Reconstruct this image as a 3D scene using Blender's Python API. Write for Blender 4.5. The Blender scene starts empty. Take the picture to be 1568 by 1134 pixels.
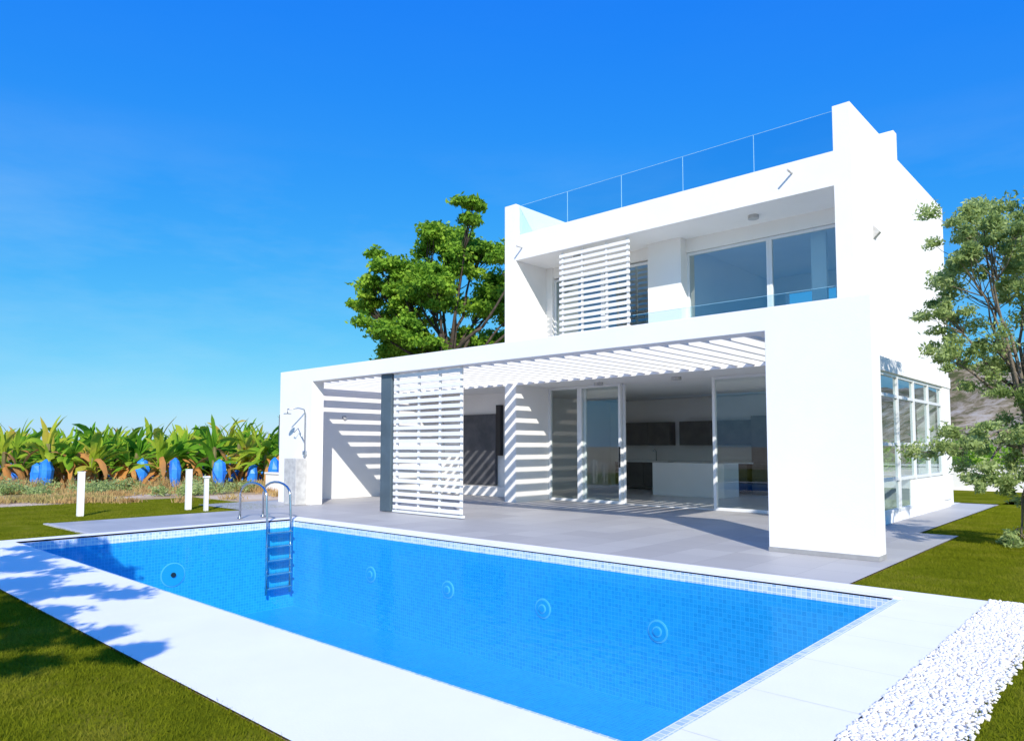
import bpy, bmesh, math, random
import numpy as np
from mathutils import Vector, Matrix
from mathutils import noise as mn
random.seed(7); rng=np.random.default_rng(7)
S=bpy.context.scene
COL=S.collection
S.view_settings.view_transform='Standard'; S.view_settings.look='None'; S.view_settings.exposure=0

# ---------------------------------------------------------------- materials
def newmat(n):
    m=bpy.data.materials.new(n); m.use_nodes=True
    nt=m.node_tree; nt.nodes.clear()
    out=nt.nodes.new('ShaderNodeOutputMaterial')
    return m,nt,out
def N(nt,t,**k):
    n=nt.nodes.new(t)
    for a,b in k.items(): setattr(n,a,b)
    return n
def math_(nt,op,a,b=None,c=None,clamp=False):
    n=N(nt,'ShaderNodeMath',operation=op); n.use_clamp=clamp
    for i,v in enumerate((a,b,c)):
        if v is None: continue
        if isinstance(v,(int,float)): n.inputs[i].default_value=v
        else: nt.links.new(v,n.inputs[i])
    return n.outputs[0]
def ramp(nt,fac,stops):
    r=N(nt,'ShaderNodeValToRGB'); e=r.color_ramp.elements
    e[0].position=stops[0][0]; e[0].color=(*stops[0][1],1)
    e[1].position=stops[-1][0]; e[1].color=(*stops[-1][1],1)
    for p,c in stops[1:-1]:
        x=e.new(p); x.color=(*c,1)
    nt.links.new(fac,r.inputs[0]); return r.outputs[0]
def coords(nt): return N(nt,'ShaderNodeNewGeometry')
def noise(nt,vec,scale,detail=4,rough=.55):
    n=N(nt,'ShaderNodeTexNoise'); n.inputs['Scale'].default_value=scale
    n.inputs['Detail'].default_value=detail; n.inputs['Roughness'].default_value=rough
    nt.links.new(vec,n.inputs['Vector']); return n.outputs['Fac']
def pbr(name,c1,c2=None,scale=3,rough=.6,bump=0,bscale=80,metal=0,spec=.3,lo=.35,hi=.65):
    m,nt,out=newmat(name); g=coords(nt)
    b=N(nt,'ShaderNodeBsdfPrincipled'); b.inputs['Roughness'].default_value=rough
    b.inputs['Metallic'].default_value=metal; b.inputs['Specular IOR Level'].default_value=spec
    c2=c2 or tuple(x*.93 for x in c1)
    col=ramp(nt,noise(nt,g.outputs['Position'],scale),[(lo,c1),(hi,c2)])
    nt.links.new(col,b.inputs['Base Color'])
    if bump:
        bm=N(nt,'ShaderNodeBump'); bm.inputs['Strength'].default_value=bump; bm.inputs['Distance'].default_value=.02
        nt.links.new(noise(nt,g.outputs['Position'],bscale,3),bm.inputs['Height'])
        nt.links.new(bm.outputs[0],b.inputs['Normal'])
    nt.links.new(b.outputs[0],out.inputs[0]); return m
def leafmat(name,stops,scale=1.2,trans=.35,randobj=False):
    m,nt,out=newmat(name); g=coords(nt)
    f=noise(nt,g.outputs['Position'],scale,3,.7)
    if randobj:
        oi=N(nt,'ShaderNodeObjectInfo')
        f=math_(nt,'MULTIPLY_ADD',oi.outputs['Random'],.35,math_(nt,'SUBTRACT',f,.17))
    col=ramp(nt,f,stops)
    d=N(nt,'ShaderNodeBsdfDiffuse'); t=N(nt,'ShaderNodeBsdfTranslucent'); mx=N(nt,'ShaderNodeMixShader')
    mx.inputs[0].default_value=trans
    nt.links.new(col,d.inputs[0]); nt.links.new(col,t.inputs[0])
    nt.links.new(d.outputs[0],mx.inputs[1]); nt.links.new(t.outputs[0],mx.inputs[2])
    nt.links.new(mx.outputs[0],out.inputs[0]); return m
def glassmat(name,tint,refl=.05,rtint=(1,1,1)):
    m,nt,out=newmat(name)
    t=N(nt,'ShaderNodeBsdfTransparent'); t.inputs[0].default_value=(*tint,1)
    g=N(nt,'ShaderNodeBsdfGlossy'); g.inputs['Roughness'].default_value=0; g.inputs[0].default_value=(*rtint,1)
    ge=coords(nt); bm=N(nt,'ShaderNodeBump'); bm.inputs['Strength'].default_value=.02
    nt.links.new(noise(nt,ge.outputs['Position'],.8,1),bm.inputs['Height']); nt.links.new(bm.outputs[0],g.inputs['Normal'])
    lw=N(nt,'ShaderNodeLayerWeight'); lw.inputs[0].default_value=.5
    f=math_(nt,'MULTIPLY_ADD',math_(nt,'POWER',lw.outputs['Facing'],5.0),.8,refl,clamp=True)
    mx=N(nt,'ShaderNodeMixShader'); nt.links.new(f,mx.inputs[0])
    nt.links.new(t.outputs[0],mx.inputs[1]); nt.links.new(g.outputs[0],mx.inputs[2])
    nt.links.new(mx.outputs[0],out.inputs[0]); return m
def gridmat(name,cell,gw,ca,cb,cg,rough=.5,spec=.3):
    """square tiles on any axis-aligned face: random tile tone + grout lines"""
    m,nt,out=newmat(name); g=coords(nt)
    sc=N(nt,'ShaderNodeVectorMath',operation='SCALE'); sc.inputs['Scale'].default_value=1/cell
    nt.links.new(g.outputs['Position'],sc.inputs[0])
    fl=N(nt,'ShaderNodeVectorMath',operation='FLOOR'); nt.links.new(sc.outputs[0],fl.inputs[0])
    fr=N(nt,'ShaderNodeVectorMath',operation='FRACTION'); nt.links.new(sc.outputs[0],fr.inputs[0])
    an=N(nt,'ShaderNodeVectorMath',operation='ABSOLUTE'); nt.links.new(g.outputs['True Normal'],an.inputs[0])
    s1=N(nt,'ShaderNodeSeparateXYZ'); s2=N(nt,'ShaderNodeSeparateXYZ')
    nt.links.new(fr.outputs[0],s1.inputs[0]); nt.links.new(an.outputs[0],s2.inputs[0])
    tot=None
    for a in range(3):
        p=math_(nt,'MULTIPLY',math_(nt,'LESS_THAN',s1.outputs[a],gw/cell),math_(nt,'LESS_THAN',s2.outputs[a],.5))
        tot=p if tot is None else math_(nt,'MAXIMUM',tot,p)
    wn=N(nt,'ShaderNodeTexWhiteNoise'); nt.links.new(fl.outputs[0],wn.inputs[0])
    ns=math_(nt,'MULTIPLY',noise(nt,g.outputs['Position'],.9,4),.5)
    tc=ramp(nt,math_(nt,'MULTIPLY_ADD',wn.outputs[0],.6,ns),[(.1,ca),(.85,cb)])
    mc=N(nt,'ShaderNodeMixRGB'); nt.links.new(tot,mc.inputs[0]); nt.links.new(tc,mc.inputs[1]); mc.inputs[2].default_value=(*cg,1)
    b=N(nt,'ShaderNodeBsdfPrincipled'); b.inputs['Roughness'].default_value=rough; b.inputs['Specular IOR Level'].default_value=spec
    nt.links.new(mc.outputs[0],b.inputs['Base Color']); nt.links.new(b.outputs[0],out.inputs[0]); return m

M_WHITE=pbr('white_render',(.92,.89,.85),(.89,.86,.82),1.3,.8,.12,60)
M_INT=pbr('interior_paint',(.93,.90,.85),(.90,.87,.82),1,.8)
M_FRAME=pbr('white_aluminium',(.82,.82,.81),(.78,.78,.77),2,.35)
M_SLAT=pbr('slat_paint',(.90,.88,.85),(.86,.84,.81),2,.5)
M_GREY=pbr('grey_panel',(.10,.14,.17),(.08,.11,.13),2,.5)
M_DARK=pbr('grey_laminate',(.17,.155,.14),(.13,.12,.11),3,.35)
M_BLACK=pbr('black_lacquer',(.015,.015,.018),(.02,.02,.022),3,.3)
M_SLATE=pbr('slate_panel',(.07,.072,.08),(.12,.12,.13),2.5,.6)
M_STEEL=pbr('brushed_steel',(.62,.65,.68),(.5,.53,.56),5,.22,metal=1)
M_CONC=pbr('light_concrete',(.60,.59,.57),(.46,.45,.44),8,.8,.3,40)
M_PLINTH=pbr('grey_skirting',(.40,.39,.38),(.33,.32,.31),5,.7)
M_DECK=pbr('white_deck',(.96,.925,.885),(.925,.89,.85),1.6,.6,.08,55,spec=.4)
M_JOINT=pbr('deck_joint_grout',(.76,.74,.72),(.70,.68,.66),3,.8)
M_PATIO=gridmat('grey_patio_tiles',.6,.006,(.37,.355,.345),(.47,.455,.435),(.28,.27,.265),.5)
M_INFL=gridmat('interior_tiles',.6,.004,(.64,.62,.60),(.70,.68,.66),(.55,.54,.53),.3)
M_POOL=gridmat('blue_mosaic',.05,.006,(.010,.30,.64),(.018,.385,.76),(.05,.45,.80),.4,.2)
M_BAND=gridmat('pale_mosaic',.05,.007,(.30,.48,.76),(.62,.73,.86),(.85,.86,.88),.4,.2)
M_GLASS=glassmat('clear_glass',(.90,.95,.94),.06)
M_GLASST=glassmat('tinted_glass',(.70,.80,.80),.22,(.8,.9,.92))
M_RAIL=glassmat('balustrade_glass',(.70,.86,.92),.03)
M_GEDGE=pbr('glass_edge',(.35,.60,.72),(.30,.55,.68),2,.2)
M_BARK=pbr('bark',(.12,.09,.065),(.06,.045,.035),6,.9,.6,30)
M_BARK2=pbr('grey_bark',(.26,.21,.16),(.15,.12,.09),8,.9,.6,40)
M_LEAF1=leafmat('broad_tree_leaves',[(.3,(.10,.24,.03)),(.5,(.26,.46,.05)),(.7,(.48,.66,.08))],1.3,.45)
M_LEAF2=leafmat('olive_leaves',[(.3,(.20,.29,.08)),(.5,(.40,.50,.18)),(.7,(.62,.70,.34))],2.5,.45)
M_GRASSB=leafmat('lawn_blades',[(.3,(.13,.155,.008)),(.5,(.20,.225,.012)),(.72,(.30,.28,.035))],1.4,.3)
M_DRY=leafmat('dry_grass',[(.3,(.45,.27,.10)),(.5,(.60,.42,.18)),(.68,(.26,.28,.08))],.6,.3)
M_BAN=leafmat('banana_leaves',[(.12,(.06,.20,.015)),(.40,(.18,.40,.03)),(.62,(.46,.55,.05)),(.84,(.74,.42,.09))],.5,.45,True)
M_BAND_DRY=leafmat('banana_dry_leaves',[(.2,(.62,.38,.15)),(.5,(.62,.28,.08)),(.8,(.34,.20,.10))],.8,.3,True)
M_BAG=pbr('blue_plastic_bag',(.02,.20,.85),(.05,.30,.9),3,.4)
M_TRUNK=pbr('banana_stem',(.26,.24,.09),(.15,.12,.05),3,.8)
M_JRIM=pbr('jet_rim',(.13,.56,.80),(.11,.52,.78),2,.4)
M_JBODY=pbr('jet_body',(.012,.35,.68),(.018,.37,.70),2,.4)
def groundmat():
    m,nt,out=newmat('dry_soil'); g=coords(nt)
    f=noise(nt,g.outputs['Position'],.22,8,.6)
    c=ramp(nt,f,[(.35,(.22,.20,.07)),(.44,(.42,.29,.15)),(.53,(.64,.49,.34)),(.66,(.72,.59,.45))])
    b=N(nt,'ShaderNodeBsdfDiffuse'); nt.links.new(c,b.inputs[0])
    bm=N(nt,'ShaderNodeBump'); bm.inputs['Strength'].default_value=.6; bm.inputs['Distance'].default_value=.1
    nt.links.new(noise(nt,g.outputs['Position'],6,6),bm.inputs['Height']); nt.links.new(bm.outputs[0],b.inputs['Normal'])
    nt.links.new(b.outputs[0],out.inputs[0]); return m
def lawnmat():
    m,nt,out=newmat('lawn_turf'); g=coords(nt)
    f=noise(nt,g.outputs['Position'],1.3,10,.7)
    c=ramp(nt,f,[(.3,(.10,.125,.006)),(.5,(.17,.19,.01)),(.7,(.28,.25,.035))])
    b=N(nt,'ShaderNodeBsdfDiffuse'); nt.links.new(c,b.inputs[0])
    bm=N(nt,'ShaderNodeBump'); bm.inputs['Strength'].default_value=.7; bm.inputs['Distance'].default_value=.03
    nt.links.new(noise(nt,g.outputs['Position'],60,4,.8),bm.inputs['Height']); nt.links.new(bm.outputs[0],b.inputs['Normal'])
    nt.links.new(b.outputs[0],out.inputs[0]); return m
M_GROUND=groundmat(); M_LAWN=lawnmat()
def hillmat():
    m,nt,out=newmat('rocky_hillside'); g=coords(nt)
    f=noise(nt,g.outputs['Position'],.22,8,.7)
    c=ramp(nt,f,[(.40,(.10,.105,.04)),(.48,(.24,.19,.11)),(.55,(.38,.31,.22)),(.63,(.46,.40,.32))])
    b=N(nt,'ShaderNodeBsdfDiffuse'); nt.links.new(c,b.inputs[0]); nt.links.new(b.outputs[0],out.inputs[0]); return m
M_HILL=hillmat()
def pebmat():
    m,nt,out=newmat('white_pebble'); g=coords(nt)
    c=ramp(nt,noise(nt,g.outputs['Position'],28,2),[(.35,(.70,.65,.58)),(.5,(.86,.82,.76)),(.65,(.92,.89,.84))])
    b=N(nt,'ShaderNodeBsdfDiffuse'); nt.links.new(c,b.inputs[0]); nt.links.new(b.outputs[0],out.inputs[0]); return m
M_PEB=pebmat()

# ---------------------------------------------------------------- helpers
def empty(name,loc=(0,0,0)):
    e=bpy.data.objects.new(name,None); e.empty_display_size=.2; e.location=loc; COL.objects.link(e); return e
def addobj(name,me,mat=None,parent=None,smooth=False):
    o=bpy.data.objects.new(name,me); COL.objects.link(o)
    if mat: me.materials.append(mat)
    if parent: o.parent=parent; o.matrix_parent_inverse=Matrix.Translation(-Vector(parent.location))
    if smooth: me.polygons.foreach_set('use_smooth',[True]*len(me.polygons))
    return o
def pymesh(name,V,F,mat,parent=None,smooth=False):
    me=bpy.data.meshes.new(name); me.from_pydata([tuple(v) for v in V],[],F); me.update(); return addobj(name,me,mat,parent,smooth)
def bev(o,bevel):
    if bevel:
        md=o.modifiers.new('b','BEVEL'); md.width=bevel; md.segments=2
    return o
def boxes(name,lst,mat,parent=None,bevel=0):
    V=[];F=[]
    for (x0,x1,y0,y1,z0,z1) in lst:
        b=len(V); V+=[(x0,y0,z0),(x1,y0,z0),(x1,y1,z0),(x0,y1,z0),(x0,y0,z1),(x1,y0,z1),(x1,y1,z1),(x0,y1,z1)]
        F+=[tuple(b+i for i in f) for f in [(0,3,2,1),(4,5,6,7),(0,1,5,4),(1,2,6,5),(2,3,7,6),(3,0,4,7)]]
    return bev(pymesh(name,V,F,mat,parent),bevel)
def prismY(name,poly,y0,y1,mat,parent=None,bevel=0):
    n=len(poly); V=[(x,y0,z) for x,z in poly]+[(x,y1,z) for x,z in poly]
    F=[tuple(range(n)),tuple(range(2*n-1,n-1,-1))]+[(i,i+n,(i+1)%n+n,(i+1)%n) for i in range(n)]
    o=pymesh(name,V,F,mat,parent); me=o.data
    bm=bmesh.new(); bm.from_mesh(me); bmesh.ops.recalc_face_normals(bm,faces=bm.faces); bm.to_mesh(me); bm.free()
    return bev(o,bevel)
def rects(name,lst,z,mat,parent=None):
    V=[];F=[]
    for (x0,x1,y0,y1) in lst:
        b=len(V); V+=[(x0,y0,z),(x1,y0,z),(x1,y1,z),(x0,y1,z)]; F.append((b,b+1,b+2,b+3))
    return pymesh(name,V,F,mat,parent)
def panesY(name,lst,mat,parent=None):   # (x0,x1,y,z0,z1)
    V=[];F=[]
    for (x0,x1,y,z0,z1) in lst:
        b=len(V); V+=[(x0,y,z0),(x1,y,z0),(x1,y,z1),(x0,y,z1)]; F.append((b,b+1,b+2,b+3))
    return pymesh(name,V,F,mat,parent)
def tube(name,paths,mat,parent=None,sides=8,smooth=True):
    V=[];F=[]
    for pts,rad in paths:
        pts=[Vector(p) for p in pts]; base=len(V)
        for i,p in enumerate(pts):
            t=(pts[min(i+1,len(pts)-1)]-pts[max(i-1,0)]).normalized()
            a=t.cross(Vector((.3,.2,1)) if abs(t.z)<.95 else Vector((1,.1,0))).normalized(); b=t.cross(a)
            for k in range(sides):
                an=2*math.pi*k/sides; V.append(p+(a*math.cos(an)+b*math.sin(an))*rad[i])
        for i in range(len(pts)-1):
            for k in range(sides):
                q=base+i*sides; k2=(k+1)%sides
                F.append((q+k,q+k2,q+sides+k2,q+sides+k))
        F.append(tuple(base+k for k in range(sides))[::-1]); e=base+(len(pts)-1)*sides
        F.append(tuple(e+k for k in range(sides)))
    return pymesh(name,V,F,mat,parent,smooth)
def cyl(name,c,r,axis,h,mat,parent=None,sides=24):
    c=Vector(c); a=Vector(axis).normalized()*h
    return tube(name,[([c,c+a],[r,r])],mat,parent,sides,False)
def quads_mesh(name,P,mat,parent=None):
    n=len(P); me=bpy.data.meshes.new(name)
    me.vertices.add(n*4); me.vertices.foreach_set('co',P.reshape(-1).astype(np.float32))
    me.loops.add(n*4); me.loops.foreach_set('vertex_index',np.arange(n*4,dtype=np.int32))
    me.polygons.add(n); me.polygons.foreach_set('loop_start',np.arange(0,n*4,4,dtype=np.int32))
    me.polygons.foreach_set('loop_total',np.full(n,4,dtype=np.int32)); me.update(); me.validate()
    return addobj(name,me,mat,parent)
def leaf_quads(C,length,width,dirbias=(0,0,0),up=.0):
    n=len(C); d=rng.normal(size=(n,3))+np.array(dirbias); d/=np.linalg.norm(d,axis=1)[:,None]
    nr=rng.normal(size=(n,3)); nr[:,2]+=up*np.sign(nr[:,2]+1e-6)*2
    s=np.cross(d,nr); s/=np.linalg.norm(s,axis=1)[:,None]+1e-9
    L=(length*rng.uniform(.6,1.3,n))[:,None]; W=(width*rng.uniform(.7,1.3,n))[:,None]
    return np.stack([C-d*L*.5,C+s*W*.5,C+d*L*.5,C-s*W*.5],1)

# ---------------------------------------------------------------- ground sheets
PX0,PX1,PY0,PY1=-12.4,-1.8,2.88,7.35
def ring(name,o,i,z,mat,parent=None):
    (a,b,c,d)=o; (e,f,g,h)=i
    V=[(a,c,z),(b,c,z),(b,d,z),(a,d,z),(e,g,z),(f,g,z),(f,h,z),(e,h,z)]
    return pymesh(name,V,[(0,1,5,4),(1,2,6,5),(2,3,7,6),(3,0,4,7)],mat,parent)
ring('ground',(-3000,3000,-3000,3000),(PX0-.1,PX1+.1,PY0-.1,PY1+.1),-.02,M_GROUND)
rects('lawn',[(-14,-.8,-14,1.86),(-22,-14,-14,3.9),(-20,-15,3.9,8.8),(-14,-12.72,1.86,3.9),(-.8,14,-14,7.78),(-2.4,14,7.78,13),(-2.95,14,13,26.9),(-14,-.8,21,26.9)],0,M_LAWN)
boxes('garden_border',[(-15.0,-12.78,3.9,3.98,-.05,.02)],M_CONC)
deck=ring('pool_deck',(-12.72,-1.2,1.85,7.68),(PX0,PX1,PY0,PY1),.02,M_DECK)
patio=rects('patio',[(-15,-12.72,3.98,7.68),(-17.2,-2.4,7.68,9.9),(-16.6,-2.4,9.9,13),(-16.6,-2.95,13,14.6),(-3.75,-2.95,14.6,20.6)],.014,M_PATIO)
rects('interior_floor',[(-16.6,-3.75,14.6,20.7)],.015,M_INFL)
rects('deck_joint',[(-1.79,-1.21,y,y+.004) for y in (2.4,3.2,4.0,4.8,5.6,6.4,7.2)],.0235,M_JOINT)

# ---------------------------------------------------------------- pool
pool=empty('swimming_pool',(-7,5,0))
rim=.10; IX0,IX1,IY0,IY1=PX0+rim,PX1-rim,PY0+rim*.7,PY1
ring('rim',(PX0,PX1,PY0,PY1+.0005),(IX0,IX1,IY0,IY1),-.005,M_BAND,pool)
def vring(name,x0,x1,y0,y1,za,zb,mat):
    V=[(x0,y0,za),(x1,y0,za),(x1,y1,za),(x0,y1,za),(x0,y0,zb),(x1,y0,zb),(x1,y1,zb),(x0,y1,zb)]
    return pymesh(name,V,[(0,1,5,4),(1,2,6,5),(2,3,7,6),(3,0,4,7)],mat,pool)
vring('waterline_tiles',IX0,IX1,IY0,IY1,-.005,-.12,M_BAND)
boxes('coping_edge',[(PX0,PX1,PY1,PY1+.004,-.02,.0195)],M_DECK,pool)
vring('walls',IX0,IX1,IY0,IY1,-.12,-1.6,M_POOL)
rects('floor',[(IX0,IX1,IY0,IY1)],-1.6,M_POOL,pool)
for i,X in enumerate((-4.4,-6.13,-7.98,-9.88)):
    cyl('jet_ring_%d'%i,(X,IY1,-.73),.13,(0,-1,0),.010,M_JRIM,pool,32)
    cyl('jet_body_%d'%i,(X,IY1-.010,-.73),.112,(0,-1,0),.008,M_JBODY,pool,28)
    cyl('jet_cap_%d'%i,(X,IY1-.018,-.73),.06,(0,-1,0),.010,M_JRIM,pool,20)
    cyl('jet_nozzle_%d'%i,(X,IY1-.028,-.73),.045,(0,-1,0),.008,M_JBODY,pool,20)
cyl('jet_ring_4',(IX0,5.1,-.73),.2,(1,0,0),.010,M_JRIM,pool,32)
cyl('jet_body_4',(IX0+.010,5.1,-.73),.185,(1,0,0),.008,M_JBODY,pool,32)
cyl('jet_nozzle_4',(IX0+.018,5.1,-.73),.04,(1,0,0),.02,M_BLACK,pool,20)
m,nt,out=newmat('pool_water'); g=coords(nt)
tr=N(nt,'ShaderNodeBsdfTransparent'); tr.inputs[0].default_value=(.85,.95,.97,1)
gl=N(nt,'ShaderNodeBsdfGlossy'); gl.inputs['Roughness'].default_value=.1; gl.inputs[0].default_value=(.4,.8,1,1)
bm=N(nt,'ShaderNodeBump'); bm.inputs['Strength'].default_value=.3; bm.inputs['Distance'].default_value=.03
nt.links.new(noise(nt,g.outputs['Position'],5,3),bm.inputs['Height']); nt.links.new(bm.outputs[0],gl.inputs['Normal'])
mx=N(nt,'ShaderNodeMixShader'); mx.inputs[0].default_value=.05
nt.links.new(tr.outputs[0],mx.inputs[1]); nt.links.new(gl.outputs[0],mx.inputs[2]); nt.links.new(mx.outputs[0],out.inputs[0])
rects('water',[(IX0+.001,IX1-.001,IY0+.001,IY1-.001)],-.12,m,pool)
lad=empty('pool_ladder',(-12.4,7,0)); paths=[]
for y in (6.72,7.2):
    pts=[(-13.22,y,0.02),(-13.22,y,.5)]
    for k in range(1,9):
        a=math.pi*k/9; pts.append((-12.72-.5*math.cos(a),y,.5+.22*math.sin(a)))
    pts+=[(-12.22,y,.5),(-12.18,y,0),(-12.18,y,-1.3)]
    paths.append((pts,[.022]*len(pts)))
tube('rails',paths,M_STEEL,lad,10)
boxes('steps',[(-12.25,-12.1,6.72,7.2,z,z+.03) for z in (-.2,-.45,-.7,-.95,-1.2)],M_STEEL,lad,.006)
tube('feet',[([(-13.22,y,.02),(-13.22,y,.04)],[.05,.05]) for y in (6.72,7.2)],M_STEEL,lad,14)

# ---------------------------------------------------------------- villa
V=empty('white_villa',(-8,14,0))
FX=-2.58
prismY('front_frame',[(-16.56,.014),(-15.07,.014),(-15.07,2.97),(-3.93,2.97),(-3.93,.014),(FX,.014),(FX,3.29),(-16.56,3.29)],9.42,9.74,M_WHITE,V,.008)
boxes('skirting',[(-3.934,FX+.004,9.416,9.744,.016,.075)],M_PLINTH,V)
W=[(-16.85,-16.5,9.745,18,0,3.28),(-4.2,-3.9,9.742,13.298,2.975,3.28),
   (-12.35,-11.97,13.3,14.7,0,2.95),(-12.35,-11.97,13.3,20,2.95,7.6),
   (-4.2,-3.9,13.3,13.72,0,2.77),(-4.2,-3.9,13.3,15.2,3.02,7.6),
   (-4.2,-3.66,15.2,19.35,3.02,7.1),(-4.2,-3.66,15.2,15.42,7.1,7.63),
   (-4.2,-3.64,13.3,19.42,2.77,3.02),(-4.2,-3.7,13.72,19.35,0,.2),
   (-4.2,-3.66,18.65,19.35,.2,2.77),(-4.2,-3.7,15.85,18.65,.2,.75),
   (-11.97,-4.2,13.3,20,6.13,6.77),(-11.97,-4.2,13.302,19.7,2.95,3.3),
   (-16.5,-12.35,13.302,20,2.95,3.275),
   # upper rear wall; two unseen openings added to let more daylight in
   (-12.35,-4.2,19.7,20,3.3,4.0),(-12.35,-4.2,19.7,20,5.7,6.13),(-12.35,-11.4,19.7,20,4.0,5.7),(-9.2,-7.6,19.7,20,4.0,5.7),(-4.9,-4.2,19.7,20,4.0,5.7),
   # ground rear wall; wide unseen opening added to brighten the kitchen
   (-14.3,-8.6,20.7,20.95,0,2.95),(-8.6,-4.7,20.7,20.95,2.6,2.95),(-4.7,-4.2,20.7,20.95,0,2.95),
   (-14.5,-14.2,15.2,20.7,0,2.95),(-4.25,-3.9,19.35,20.7,0,2.95),(-14.3,-4.0,19.9,20.95,2.952,3.1),
   (-16.5,-12.35,15.0,15.2,0,2.95)]
boxes('walls',W,M_WHITE,V)
boxes('upper_partition',[(-8.72,-7.86,14.3,14.8,3.3,6.13),(-11.97,-11.75,14.5,14.7,3.3,6.13),(-11.75,-8.72,14.55,14.7,5.85,6.13),(-7.86,-4.2,14.55,14.7,5.82,6.13),
   (-8.3,-8.1,14.8,19.7,3.3,6.13)],M_INT,V)
boxes('pergola_slats',[(x,x+.06,9.741,13.3,2.985,3.13) for x in np.arange(-16.3,-4.3,.35)],M_SLAT,V)
def screen(pref,x0,x1,y,z0,z1,pitch,posts):
    L=[(x0,x1,y,y+.03,z,z+pitch*.55) for z in np.arange(z0,z1-pitch*.5,pitch)]
    boxes(pref+'_slats',L,M_SLAT,V,.004)
    boxes(pref+'_posts',[(p,p+.05,y+.034,y+.075,z0-.02,z1) for p in posts],M_SLAT,V)
screen('patio_screen',-12.1,-9.98,9.54,.1,2.96,.138,(-12.05,-11.35,-10.7,-10.08))
boxes('patio_screen_runner',[(-12.1,-9.98,9.53,9.62,.03,.075)],M_FRAME,V)
boxes('sliding_panel',[(-12.52,-12.16,9.52,9.60,.03,2.965)],M_GREY,V,.01)
screen('balcony_screen',-10.63,-8.63,13.38,3.34,6.1,.138,(-10.58,-10.0,-9.3,-8.73))
fr=[];gl=[]
for a,b in ((-11.97,-10.95),(-10.95,-9.7),(-7.3,-5.7),(-5.7,-4.2)):
    fr+=[(a,a+.07,14.58,14.66,.016,2.948),(b-.07,b-.002,14.582,14.662,.016,2.948),(a+.07,b-.07,14.584,14.658,.016,.08),(a+.07,b-.07,14.584,14.658,2.88,2.948)]
    gl.append((a+.07,b-.07,14.615,.08,2.88))
fr+=[(-9.7,-7.3,14.584,14.70,.016,.03),(-10.9,-9.65,14.68,14.74,.016,.08),(-10.9,-10.83,14.68,14.74,.08,2.94),(-9.72,-9.65,14.68,14.74,.08,2.94)]
gl.append((-10.83,-9.72,14.71,.08,2.94))
boxes('patio_door_frames',fr,M_FRAME,V,.004); panesY('patio_door_glass',gl,M_GLASS,V)
boxes('door_handle',[(-9.71,-9.68,14.5,14.53,.9,1.4)],M_BLACK,V)
fr=[];gl=[]
for a,b in ((-11.75,-10.2),(-10.2,-8.72),(-7.86,-5.95),(-5.95,-4.2)):
    fr+=[(a,a+.06,14.58,14.66,3.3,5.81),(b-.06,b-.002,14.582,14.662,3.3,5.81),(a+.06,b-.06,14.584,14.658,3.3,3.36),(a+.06,b-.06,14.584,14.658,5.75,5.81)]
    gl.append((a+.06,b-.06,14.615,3.36,5.75))
boxes('upper_window_frames',fr,M_FRAME,V,.004); panesY('upper_window_glass',gl,M_GLASST,V)
# glazing for the added rear openings, unseen, there for interior daylight
panesY('added_rear_glass',[(-11.4,-9.2,19.85,4.0,5.7),(-7.6,-4.9,19.85,4.0,5.7),(-8.6,-4.7,20.82,.03,2.6)],M_GLASS,V)
boxes('added_rear_frames',[(-10.33,-10.27,19.83,19.88,4.0,5.7),(-6.28,-6.22,19.83,19.88,4.0,5.7)]+[(x-.035,x+.035,20.79,20.86,.02,2.6) for x in (-8.56,-7.3,-6.0,-4.74)],M_FRAME,V)
xs=[-11.965,-10.4,-8.85,-7.3,-5.74,-4.205]
panesY('roof_balustrade',[(xs[i]+.006,xs[i+1]-.006,13.426,6.78,7.56) for i in range(5)],M_RAIL,V)
boxes('roof_balustrade_edge',[(xs[i]-.003,xs[i]+.004,13.418,13.434,6.775,7.565) for i in range(1,5)]+[(-11.96,-4.21,13.422,13.430,7.565,7.571)],M_GEDGE,V)
panesY('balcony_balustrade',[(-8.55,-4.21,13.366,3.3,4.3)],M_RAIL,V)
boxes('balcony_balustrade_edge',[(-8.55,-4.21,13.36,13.372,4.3,4.306)],M_GEDGE,V)
fr=[];ys=[13.74,15.0,16.2,17.4,18.63]; zs=[.2,.8,1.45,2.35,2.76]
for y in ys: fr.append((-3.76,-3.68,y-.03,y+.03,.2 if y<16 else .75,2.768))
for z in zs[1:4]: fr.append((-3.755,-3.685,13.74,18.62,z-.03,z+.03))
fr+=[(-3.755,-3.685,13.74,15.84,.202,.25),(-3.755,-3.685,13.74,18.62,2.71,2.767)]
boxes('side_window_frames',fr,M_FRAME,V)
pymesh('side_window_glass',[(-3.72,13.76,.22),(-3.72,18.62,.22),(-3.72,18.62,2.75),(-3.72,13.76,2.75)],[(0,1,2,3)],M_GLASST,V)
for i,(x,z) in enumerate(((-4.95,6.55),(-11.75,6.42))): cyl('overflow_spout_%d'%i,(x,13.3,z),.02,(0,-1,0),.22,M_CONC,V,10)
for i,(x,y,z) in enumerate(((-6.0,13.95,6.13),(-10.5,13.95,6.13),(-5.4,14.1,2.95),(-7.9,14.1,2.95),(-10,14.1,2.95))):
    cyl('ceiling_lamp_%d'%i,(x,y,z-.001),.11,(0,0,-1),.07,M_CONC,V,24)
prismY('wall_lamp',[(-3.9,5.35),(-3.78,5.47),(-3.9,5.62)],14.5,14.62,M_CONC,V)
cyl('wall_spot',(-16.5,11.3,2.2),.05,(1,0,0),.06,M_CONC,V,14)
boxes('slate_fire_wall',[(-15.7,-14.2,14.9,14.99,.3,2.35)],M_SLATE,V); boxes('tv_edge',[(-14.15,-13.98,14.86,14.99,1.15,2.6)],M_BLACK,V)
boxes('alcove_bench',[(-16.45,-12.4,14.45,14.985,.016,.28)],M_WHITE,V,.01)
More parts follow.
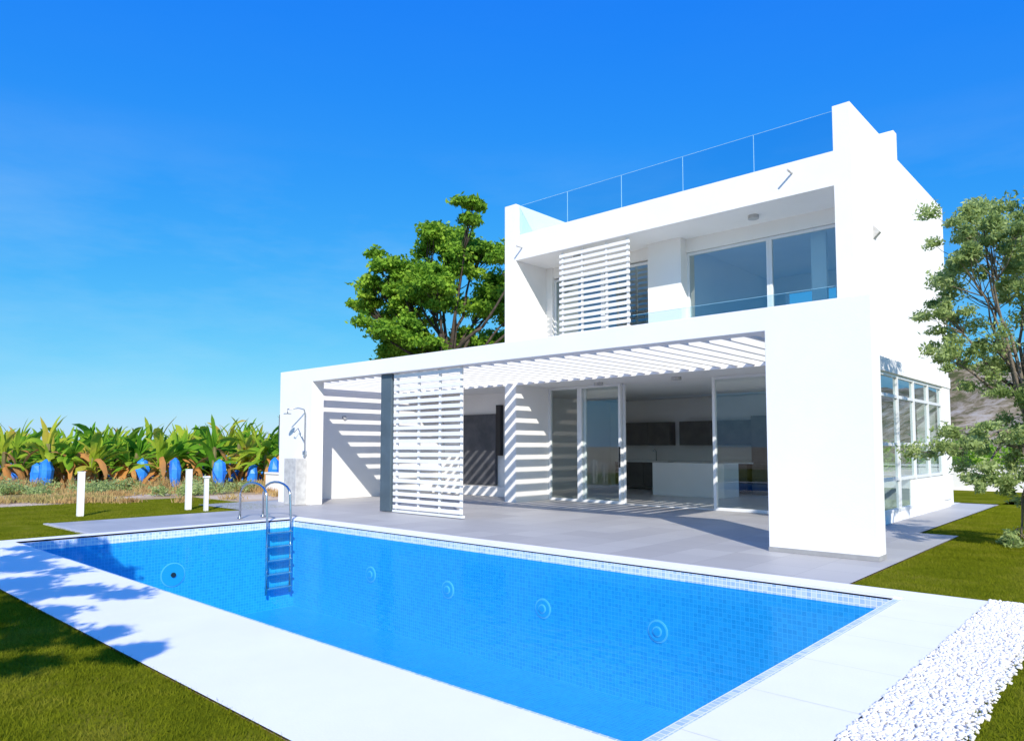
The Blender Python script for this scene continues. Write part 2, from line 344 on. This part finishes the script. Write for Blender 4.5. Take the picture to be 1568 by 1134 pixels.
K=V
boxes('kitchen_wall_cabinets',[(-13.6,-12.45,20.3,20.69,1.45,2.2),(-12.44,-11.65,20.3,20.69,1.45,2.2),(-11.3,-10.2,20.3,20.69,1.45,2.2),(-10.19,-8.9,20.3,20.69,1.45,2.2)],M_DARK,K,.006)
boxes('kitchen_base_units',[(-13.6,-12.5,20.1,20.69,.1,.9),(-12.49,-11.6,20.1,20.69,.1,.9),(-11.2,-9,20.1,20.69,.1,.9)],M_DARK,K,.006)
boxes('kitchen_worktop',[(-13.62,-11.58,20.06,20.69,.902,.95),(-11.3,-8.8,20.06,20.69,.902,.95)],M_WHITE,K,.004)
boxes('kitchen_island',[(-10.9,-8.7,18.0,18.9,.016,.95)],M_WHITE,K,.01)
boxes('tall_fridge_units',[(-8.85,-8.25,20.1,20.69,.02,2.3)],M_DARK,K,.006)
tube('kitchen_tap',[([(-12.2,20.4,.95),(-12.2,20.4,1.25),(-12.2,20.3,1.33),(-12.2,20.2,1.25)],[.015]*4)],M_STEEL,K)
boxes('interior_column',[(-7.0,-6.6,17.4,17.8,.016,2.95)],M_INT,K)
boxes('upper_wardrobe',[(-11.9,-11.45,18.6,19.6,3.3,5.6)],M_DARK,K,.01)
boxes('upper_curtain',[(-5.2,-4.9,14.9,15.0,3.3,5.8)],M_INT,K)
sh=empty('outdoor_shower',(-15.5,9.3,0))
boxes('shower_pedestal',[(-15.78,-15.25,9.12,9.415,.016,1.12)],M_CONC,sh,.01)
tube('shower_pipe',[([(-15.3,9.38,1.1),(-15.3,9.38,2.2),(-15.3,9.34,2.3),(-15.32,9.2,2.33),(-15.5,9.02,2.3),(-15.5,9.02,2.2)],[.016]*6),([(-15.3,9.38,1.5),(-15.5,9.31,1.85),(-15.62,9.28,1.75),(-15.7,9.28,1.78)],[.01]*4)],M_STEEL,sh)
cyl('shower_head',(-15.5,9.02,2.2),.09,(0,0,-1),.02,M_STEEL,sh)
boxes('shower_mixer',[(-15.36,-15.24,9.35,9.418,1.2,1.3)],M_STEEL,sh,.01)
boxes('electric_meter_box',[(-17.35,-16.87,9.85,10.1,1.35,2.25),(-17.32,-16.9,9.83,9.849,1.4,2.2)],M_GREY)
boxes('garden_wall',[(-21,-17.0,11.5,11.7,0,.55),(-21.03,-17.0,11.47,11.73,.55,.6)],M_WHITE)
def post(x,y,h,r):
    boxes('white_post',[(x-r,x+r,y-r,y+r,0,h),(x-r*1.12,x+r*1.12,y-r*1.12,y+r*1.12,h,h+.02)],M_WHITE,None,.006)
post(-16.2,4.85,.88,.055); post(-16.1,6.97,.88,.055)
boxes('garden_bollard_light',[(-15.55,-15.47,7.06,7.14,0,.72),(-15.57,-15.45,7.04,7.16,.72,.76)],M_FRAME,None,.005)
boxes('boundary_wall',[(-5.5,8,27,27.25,-.02,.75),(-5.55,8.05,26.96,27.29,.75,.82),(-2.6,-2.25,26.9,27.35,-.02,1.1)],M_WHITE)

# ---------------------------------------------------------------- lawn blades, pebbles
def blades(name,regs,dens,h,w):
    P=[]
    for (x0,x1,y0,y1,dm) in regs:
        n=int((x1-x0)*(y1-y0)*dens*dm); c=np.zeros((n,3)); c[:,0]=rng.uniform(x0,x1,n); c[:,1]=rng.uniform(y0,y1,n)
        a=rng.uniform(0,2*math.pi,n); s=np.stack([np.cos(a),np.sin(a),0*a],1)*w*.5
        t=np.stack([rng.normal(0,.5*h,n),rng.normal(0,.5*h,n),rng.uniform(.5,1.2,n)*h],1)
        P.append(np.stack([c-s,c+s,c+t+s*.2,c+t-s*.2],1))
    return quads_mesh(name,np.concatenate(P),M_GRASSB)
blades('lawn_grass',[(-9,-2.2,-.6,1.86,1.3),(-14,-9,-1,1.86,.6),(-14,-12.75,1.9,3.9,.5),(-.78,1.2,3.2,7.8,1.0),(-2.38,1.5,7.8,13,.6),(-2.9,3,13,20,.35),(-20,-15,2,8.8,.25)],4600,.026,.005)
ico=bmesh.new(); bmesh.ops.create_icosphere(ico,subdivisions=1,radius=1); iv=np.array([v.co[:] for v in ico.verts])
ico.verts.ensure_lookup_table(); fi=np.array([[v.index for v in f.verts] for f in ico.faces]); ico.free()
def pebbles(name,regs,dens):
    C=[]
    for (x0,x1,y0,y1) in regs:
        n=int((x1-x0)*(y1-y0)*dens); x=rng.uniform(x0,x1,n); y=rng.uniform(y0,y1,n)
        x=np.where(x>x1-.03,x+rng.uniform(-.02,.05,n),x)
        C.append(np.stack([x,y,rng.uniform(.008,.022,n)],1))
    C=np.concatenate(C); n=len(C); r=rng.uniform(.007,.016,n)
    sc=np.stack([r*rng.uniform(.8,1.4,n),r*rng.uniform(.8,1.3,n),r*.75],1)
    VV=(iv[None]*rng.uniform(.85,1.12,(n,len(iv),1)))*sc[:,None]+C[:,None]
    FF=(fi[None]+(np.arange(n)*len(iv))[:,None,None]).reshape(-1,3)
    me=bpy.data.meshes.new(name); me.vertices.add(n*len(iv)); me.vertices.foreach_set('co',VV.reshape(-1).astype(np.float32))
    k=len(FF); me.loops.add(k*3); me.loops.foreach_set('vertex_index',FF.reshape(-1).astype(np.int32))
    me.polygons.add(k); me.polygons.foreach_set('loop_start',np.arange(0,k*3,3,dtype=np.int32)); me.polygons.foreach_set('loop_total',np.full(k,3,dtype=np.int32))
    me.update(); me.validate(); return addobj(name,me,M_PEB,None,True)
pebbles('pebble_strip',[(-1.2,-.76,2.6,7.76)],6000)
rects('pebble_bed',[(-1.2,-.77,1.9,7.77)],.008,M_PEB)

# ---------------------------------------------------------------- trees
Rv=Vector((.7396,.673,0)); Fv=Vector((-.673,.7396,0))
def blob_points(c,rx,rz,n,soft=1.0):
    """irregular leaf clump: fuller outside, ragged outline, flatter below"""
    d=rng.normal(size=(n,3)); d/=np.linalg.norm(d,axis=1)[:,None]
    ph=rng.uniform(0,6.28,3)
    lump=1+.28*np.sin(d[:,0]*4+ph[0])*np.cos(d[:,1]*4+ph[1])+.18*np.sin(d[:,2]*6+ph[2])
    r=(rng.uniform(.05,1,n)**.5*lump*(1+rng.normal(0,.12*soft,n)))[:,None]
    p=d*r*np.array([rx,rx,rz]); p[:,2]=np.where(p[:,2]<-.4*rz,-.4*rz+rng.normal(0,.18*rz,n),p[:,2])
    return p+np.array(c)
def limb(a,b,ra,rb,sag=.15,n=6):
    a=Vector(a);b=Vector(b); L=(b-a).length; pts=[];rad=[]
    o=Vector(rng.normal(size=3))*L*.06
    for i in range(n+1):
        t=i/n; pts.append(a.lerp(b,t)+o*math.sin(t*math.pi)+Vector((0,0,-sag*L*math.sin(t*math.pi)*.5))); rad.append(ra+(rb-ra)*t)
    return pts,rad
def tree(name,base,top,tr,clumps,lq,leafm,barkm,nper,lw,up=.6,bias=(0,0,0),sub=5,sz=(.3,.5),jit=.55):
    e=empty(name,base)
    P=[limb(base,top,tr,tr*.6,0)]; T=Vector(top); pts=[]
    for (c,rx,rz) in clumps:
        c=Vector(c); mid=T.lerp(c,.5)+Vector((0,0,-.12*(c-T).length))+Vector(rng.normal(size=3))*.1*rx
        st=P[0][0][random.randint(4,6)]
        P.append(limb(st,mid,tr*.42,tr*.22,.05)); P.append(limb(mid,c-Vector((0,0,rz*.3)),tr*.22,tr*.08,.0))
        for k in range(sub):
            q=Vector(c)+Vector(np.clip(rng.normal(size=3),-1.5,1.5)*np.array([rx*jit,rx*jit,rz*jit*.9]))
            P.append(limb(mid.lerp(c,.6),q,tr*.09,tr*.025,0,3))
            pts.append(blob_points(q,rx*random.uniform(*sz),rz*random.uniform(*sz),int(nper*random.uniform(.5,1.1))))
    tube('trunk_and_limbs',P,barkm,e,7)
    quads_mesh('leaves',leaf_quads(np.concatenate(pts),lq,lw,bias,up),leafm,e)
    return e
tb=Vector((-24.3,21.1,0)); cl=[]
for (px,py,r) in [(690,350,1.5),(655,375,1.3),(735,375,1.3),(600,405,1.2),(572,428,1.1),(640,425,1.5),(700,410,1.5),(760,420,1.4),(552,458,.9),(600,470,1.5),(665,470,1.5),(735,468,1.5),(790,470,1.3),(590,510,1.3),(640,515,1.4),(745,510,1.4),(800,400,1.3),(700,515,1.3),(605,538,1.0),(830,450,1.2),(670,440,1.3),(690,380,1.4),(720,350,1.0),(660,535,1.2),(740,440,1.3),(620,450,1.2)]:
    dl=(px-655)/34.; z=(683-py)/34.*1.03+1.4
    c=tb+Rv*dl+Fv*float(rng.uniform(-2.4,2.4)); cl.append(((c.x,c.y,z-.2),r,r*.58))
tree('broadleaf_tree',tb,tb+Rv*1.0+Vector((0,0,5.2)),.3,cl,.22,M_LEAF1,M_BARK,360,.13,.3,(0,0,0),9,(.32,.55),.45)
tb=Vector((-1.0,12.5,0)); cl=[]
for (px,py,r) in [(1480,345,.5),(1535,335,.55),(1590,370,.6),(1440,372,.4),(1510,395,.55),(1425,430,.45),(1465,455,.55),(1535,450,.6),(1420,490,.42),(1470,515,.6),(1530,525,.6),(1590,490,.6),(1415,548,.42),(1485,570,.5),(1400,672,.38),(1440,690,.5),(1495,680,.55),(1555,690,.55),(1520,640,.5),(1550,735,.5),(1530,830,.45),(1560,870,.45),(1600,780,.55),(1440,410,.4),(1540,595,.5),(1495,430,.5),(1560,400,.55),(1445,720,.36),(1500,725,.4)]:
    dl=(px-1584)/107.; z=(683-py)/107.*1.06+1.4
    c=tb+Rv*dl+Fv*float(rng.uniform(-.7,.5)); cl.append(((c.x,c.y,z),r,r*.8))
tree('olive_tree',tb,tb+Rv*(-.45)+Vector((0,0,2.1)),.085,cl,.075,M_LEAF2,M_BARK2,230,.028,0,(0,0,-.5),9,(.22,.42))
# garden tree behind the viewpoint; its crown shades the deck corner
tb=Vector((-4.4,-3.2,0)); cl=[]
for (x,y,z,r) in [(-2.0,-1.5,3.3,.5),(-3.2,-1.2,3.2,.6),(-4.1,-1.0,3.3,.6),(-5.0,-.9,3.2,.6),(-6.0,-.9,3.4,.6),(-6.9,-.6,3.4,.6),(-3.6,-2.0,3.4,.6),(-4.8,-1.9,3.5,.6),(-5.9,-1.8,3.5,.6),(-8.2,.5,3.3,.5),(-7.7,-.1,3.4,.5),(-2.4,-2.2,3.6,.5),(-3.0,-2.3,3.4,.6),(-4.2,-2.3,3.4,.6),(-5.2,-2.4,3.6,.6)]:
    cl.append(((x,y,z),r,r*.5))
tree('shade_tree',tb,tb+Vector((-.3,.5,2.4)),.1,cl,.12,M_LEAF1,M_BARK,380,.05)

# ---------------------------------------------------------------- banana plantation
def banana(i):
    dry=[];green=[]; H=random.uniform(1.0,1.5)
    for k in range(random.randint(20,26)):
        az=random.uniform(0,2*math.pi); L=random.uniform(.8,1.4); w=random.uniform(.08,.17); el=random.uniform(.4,1.5); isd=random.random()<.30
        if isd: el=random.uniform(-.5,.5)
        p=np.array([0,0,H*random.uniform(.35,1)]); d=np.array([math.cos(az)*math.cos(el),math.sin(az)*math.cos(el),math.sin(el)])
        tw=random.uniform(-.7,.7); side=np.array([-math.sin(az)*math.cos(tw),math.cos(az)*math.cos(tw),math.sin(tw)]); n=7; prev=None
        droop=random.uniform(.12,.36)*(1.6 if isd else 1)
        for s in range(n+1):
            t=s/n; ww=w*math.sin(math.pi*min(1,.12+t*.88))**.6*(1 if t<1 else .15)*random.uniform(.5,1.2)
            fold=np.array([0,0,-.3*ww]); cur=(p-side*ww+fold,p.copy(),p+side*ww+fold)
            if prev is not None:
                (dry if isd else green).append([prev[0],prev[1],cur[1],cur[0]]); (dry if isd else green).append([prev[1],prev[2],cur[2],cur[1]])
            prev=cur; p=p+d*L/n; d=d+np.array([0,0,-droop])+rng.normal(0,.05,3); d/=np.linalg.norm(d)
    G=np.array(green+dry); n=len(G); me=bpy.data.meshes.new('banana_%d'%i)
    Vv=[tuple(v) for q in G for v in q]; Ff=[tuple(range(4*a,4*a+4)) for a in range(n)]; mi=[0]*len(green)+[1]*len(dry)
    b=len(Vv)
    for k in range(7):
        an=2*math.pi*k/7
        Vv.append((.1*math.cos(an),.1*math.sin(an),0)); Vv.append((.06*math.cos(an),.06*math.sin(an),H))
    for k in range(7):
        k2=(k+1)%7; Ff.append((b+2*k,b+2*k2,b+2*k2+1,b+2*k+1)); mi.append(2)
    if i%2==0:
        b=len(Vv); rr=[.02,.15,.19,.17,.14]; zz=[.9,.8,.58,.33,.1]; bx=random.choice((.3,.6)); by=-random.uniform(.5,.8)
        for r,z in zip(rr,zz):
            for k in range(8):
                an=2*math.pi*k/8; q=r*random.uniform(.75,1.2); Vv.append((bx+q*math.cos(an),by+q*math.sin(an),z))
        for s in range(4):
            for k in range(8):
                k2=(k+1)%8; Ff.append((b+s*8+k,b+s*8+k2,b+s*8+8+k2,b+s*8+8+k)); mi.append(3)
    me.from_pydata(Vv,[],Ff)
    for mm in (M_BAN,M_BAND_DRY,M_TRUNK,M_BAG): me.materials.append(mm)
    me.polygons.foreach_set('material_index',mi); me.update(); return me
vars_=[banana(i) for i in range(15)]
field=empty('banana_plantation',(-30,10,0)); cnt=0
for gx in np.arange(-62,-12,1.2):
    for gy in np.arange(-6,52,1.2):
        x=gx+random.uniform(-.5,.5); y=gy+random.uniform(-.5,.5)
        D=-.673*x+.7396*y; L=.7396*x+.673*y; t=L/D if D>0 else 9
        if D<23.5 or D>44 or t<-.85 or t>-.27: continue
        if D>31 and random.random()<.5: continue
        o=bpy.data.objects.new('banana_plant_%d'%cnt,random.choice(vars_)); COL.objects.link(o); cnt+=1
        s=random.uniform(.85,1.12)*(1.18 if random.random()<.15 else 1); o.scale=(s,s,s*random.uniform(.92,1.15)); o.rotation_euler=(0,0,random.uniform(-.3,1.6)+(0 if random.random()<.7 else 2.4)); o.location=(x,y,-.02)
        o.parent=field; o.matrix_parent_inverse=Matrix.Translation(-Vector(field.location))
P=[]
for k in range(460):
    D=random.uniform(18,24.0); t=random.uniform(-.82,-.30); L=t*D; x=.7396*L-.673*D; y=.673*L+.7396*D
    if x>-18.5 and y>8: continue
    if math.sin(x*.9+1)*math.cos(y*.7)>.1: continue
    n=70; r=random.uniform(.15,.5); h=random.uniform(.10,.4)*(1.1 if D>22.5 else .45)
    c=np.stack([rng.normal(x,r*.5,n),rng.normal(y,r*.5,n),np.zeros(n)],1); a=rng.uniform(0,6.28,n); s=np.stack([np.cos(a),np.sin(a),0*a],1)*.014
    tt=np.stack([rng.normal(0,.35*h,n),rng.normal(0,.35*h,n),rng.uniform(.5,1.1,n)*h],1)
    P.append(np.stack([c-s,c+s,c+tt+s*.3,c+tt-s*.3],1))
quads_mesh('dry_grass',np.concatenate(P),M_DRY)
pts=[]
for k in range(50):
    D=random.uniform(20,24.0); t=random.uniform(-.80,-.36); L=t*D; x=.7396*L-.673*D; y=.673*L+.7396*D
    r=random.uniform(.2,.5); pts.append(blob_points((x,y,r*.35),r,r*.6,260))
quads_mesh('scrub_bushes',leaf_quads(np.concatenate(pts),.10,.04),M_LEAF2)

# ---------------------------------------------------------------- hill
bm=bmesh.new(); nx,ny=90,40; grid=[]
for i in range(nx):
    row=[]
    for j in range(ny):
        l=70+i*2.6; d=110+j*4
        p=Rv*l+Fv*d; prof=math.sin(math.pi*min(1,j/(ny-1)))**.8; side=min(1,max(0,(l-72)/45))
        z=(22*side+3*math.sin(l*.05))*prof+mn.fractal(Vector((l*.05,d*.05,0)),.8,2.1,6)*4*prof*side-.5
        row.append(bm.verts.new((p.x,p.y,z)))
    grid.append(row)
for i in range(nx-1):
    for j in range(ny-1): bm.faces.new((grid[i][j],grid[i+1][j],grid[i+1][j+1],grid[i][j+1]))
me=bpy.data.meshes.new('hill'); bm.to_mesh(me); bm.free(); addobj('hill',me,M_HILL,None,True)
pts=[]
for k in range(34):
    L=random.uniform(20,44); D=random.uniform(34,46); p=Rv*L+Fv*D; r=random.uniform(.8,1.8); pts.append(blob_points((p.x,p.y,r*.5),r,r*.8,420))
quads_mesh('garden_shrubs',leaf_quads(np.concatenate(pts),.3,.14),M_LEAF1)

# ---------------------------------------------------------------- sun, sky, camera
d=Vector((-1.18,1,-1.04)).normalized()
sl=bpy.data.lights.new('sun','SUN'); sl.energy=5; sl.angle=math.radians(.5); sl.color=(1,.95,.87)
so=bpy.data.objects.new('sun',sl); so.rotation_euler=d.to_track_quat('-Z','Y').to_euler(); so.location=(10,-10,20); COL.objects.link(so)
w=bpy.data.worlds.new('World'); S.world=w; w.use_nodes=True; nt=w.node_tree; nt.nodes.clear()
out=nt.nodes.new('ShaderNodeOutputWorld'); bg=nt.nodes.new('ShaderNodeBackground'); sky=nt.nodes.new('ShaderNodeTexSky')
sky.sky_type='NISHITA'; sky.sun_disc=False; sky.sun_elevation=math.radians(33.9); sky.sun_rotation=math.radians(130.3)
sky.air_density=1.0; sky.dust_density=.3; sky.ozone_density=3
bg.inputs[1].default_value=.15
sp=N(nt,'ShaderNodeSeparateColor'); nt.links.new(sky.outputs[0],sp.inputs[0])
cb=N(nt,'ShaderNodeCombineColor')
for i,(a,p) in enumerate(((.36,1.7),(.64,.76),(.97,.05))):
    v=math_(nt,'MULTIPLY',sp.outputs[i],.15); v=math_(nt,'POWER',v,p); v=math_(nt,'MULTIPLY',v,a/.15); nt.links.new(v,cb.inputs[i])
# thin high cloud veils
tc=N(nt,'ShaderNodeTexCoord'); mp=N(nt,'ShaderNodeMapping'); mp.inputs['Scale'].default_value=(1.2,1.2,5); mp.inputs['Rotation'].default_value=(.15,.1,.4)
nt.links.new(tc.outputs['Generated'],mp.inputs[0])
cf=noise(nt,mp.outputs[0],1.6,7,.6); cm=N(nt,'ShaderNodeMapRange'); cm.inputs[1].default_value=.48; cm.inputs[2].default_value=.8; cm.inputs[3].default_value=0; cm.inputs[4].default_value=.25
nt.links.new(cf,cm.inputs[0])
sx=N(nt,'ShaderNodeSeparateXYZ'); nt.links.new(tc.outputs['Generated'],sx.inputs[0])
fade=N(nt,'ShaderNodeMapRange'); nt.links.new(sx.outputs[2],fade.inputs[0]); fade.inputs[1].default_value=.24; fade.inputs[2].default_value=.40; fade.inputs[3].default_value=1; fade.inputs[4].default_value=.03
mc=N(nt,'ShaderNodeMixRGB'); nt.links.new(math_(nt,'MULTIPLY',cm.outputs[0],fade.outputs[0]),mc.inputs[0]); nt.links.new(cb.outputs[0],mc.inputs[1]); mc.inputs[2].default_value=(4.2,5.6,6.6,1)
nt.links.new(mc.outputs[0],bg.inputs[0]); nt.links.new(bg.outputs[0],out.inputs[0])
cd=bpy.data.cameras.new('camera'); cd.lens=36*1091/1568; cd.sensor_width=36; cd.shift_y=50/1568; cd.clip_end=6000; cd.clip_start=.05
co=bpy.data.objects.new('camera',cd); co.location=(0,0,1.4); co.rotation_euler=(math.radians(93.5),0,math.radians(42.3)); COL.objects.link(co); S.camera=co
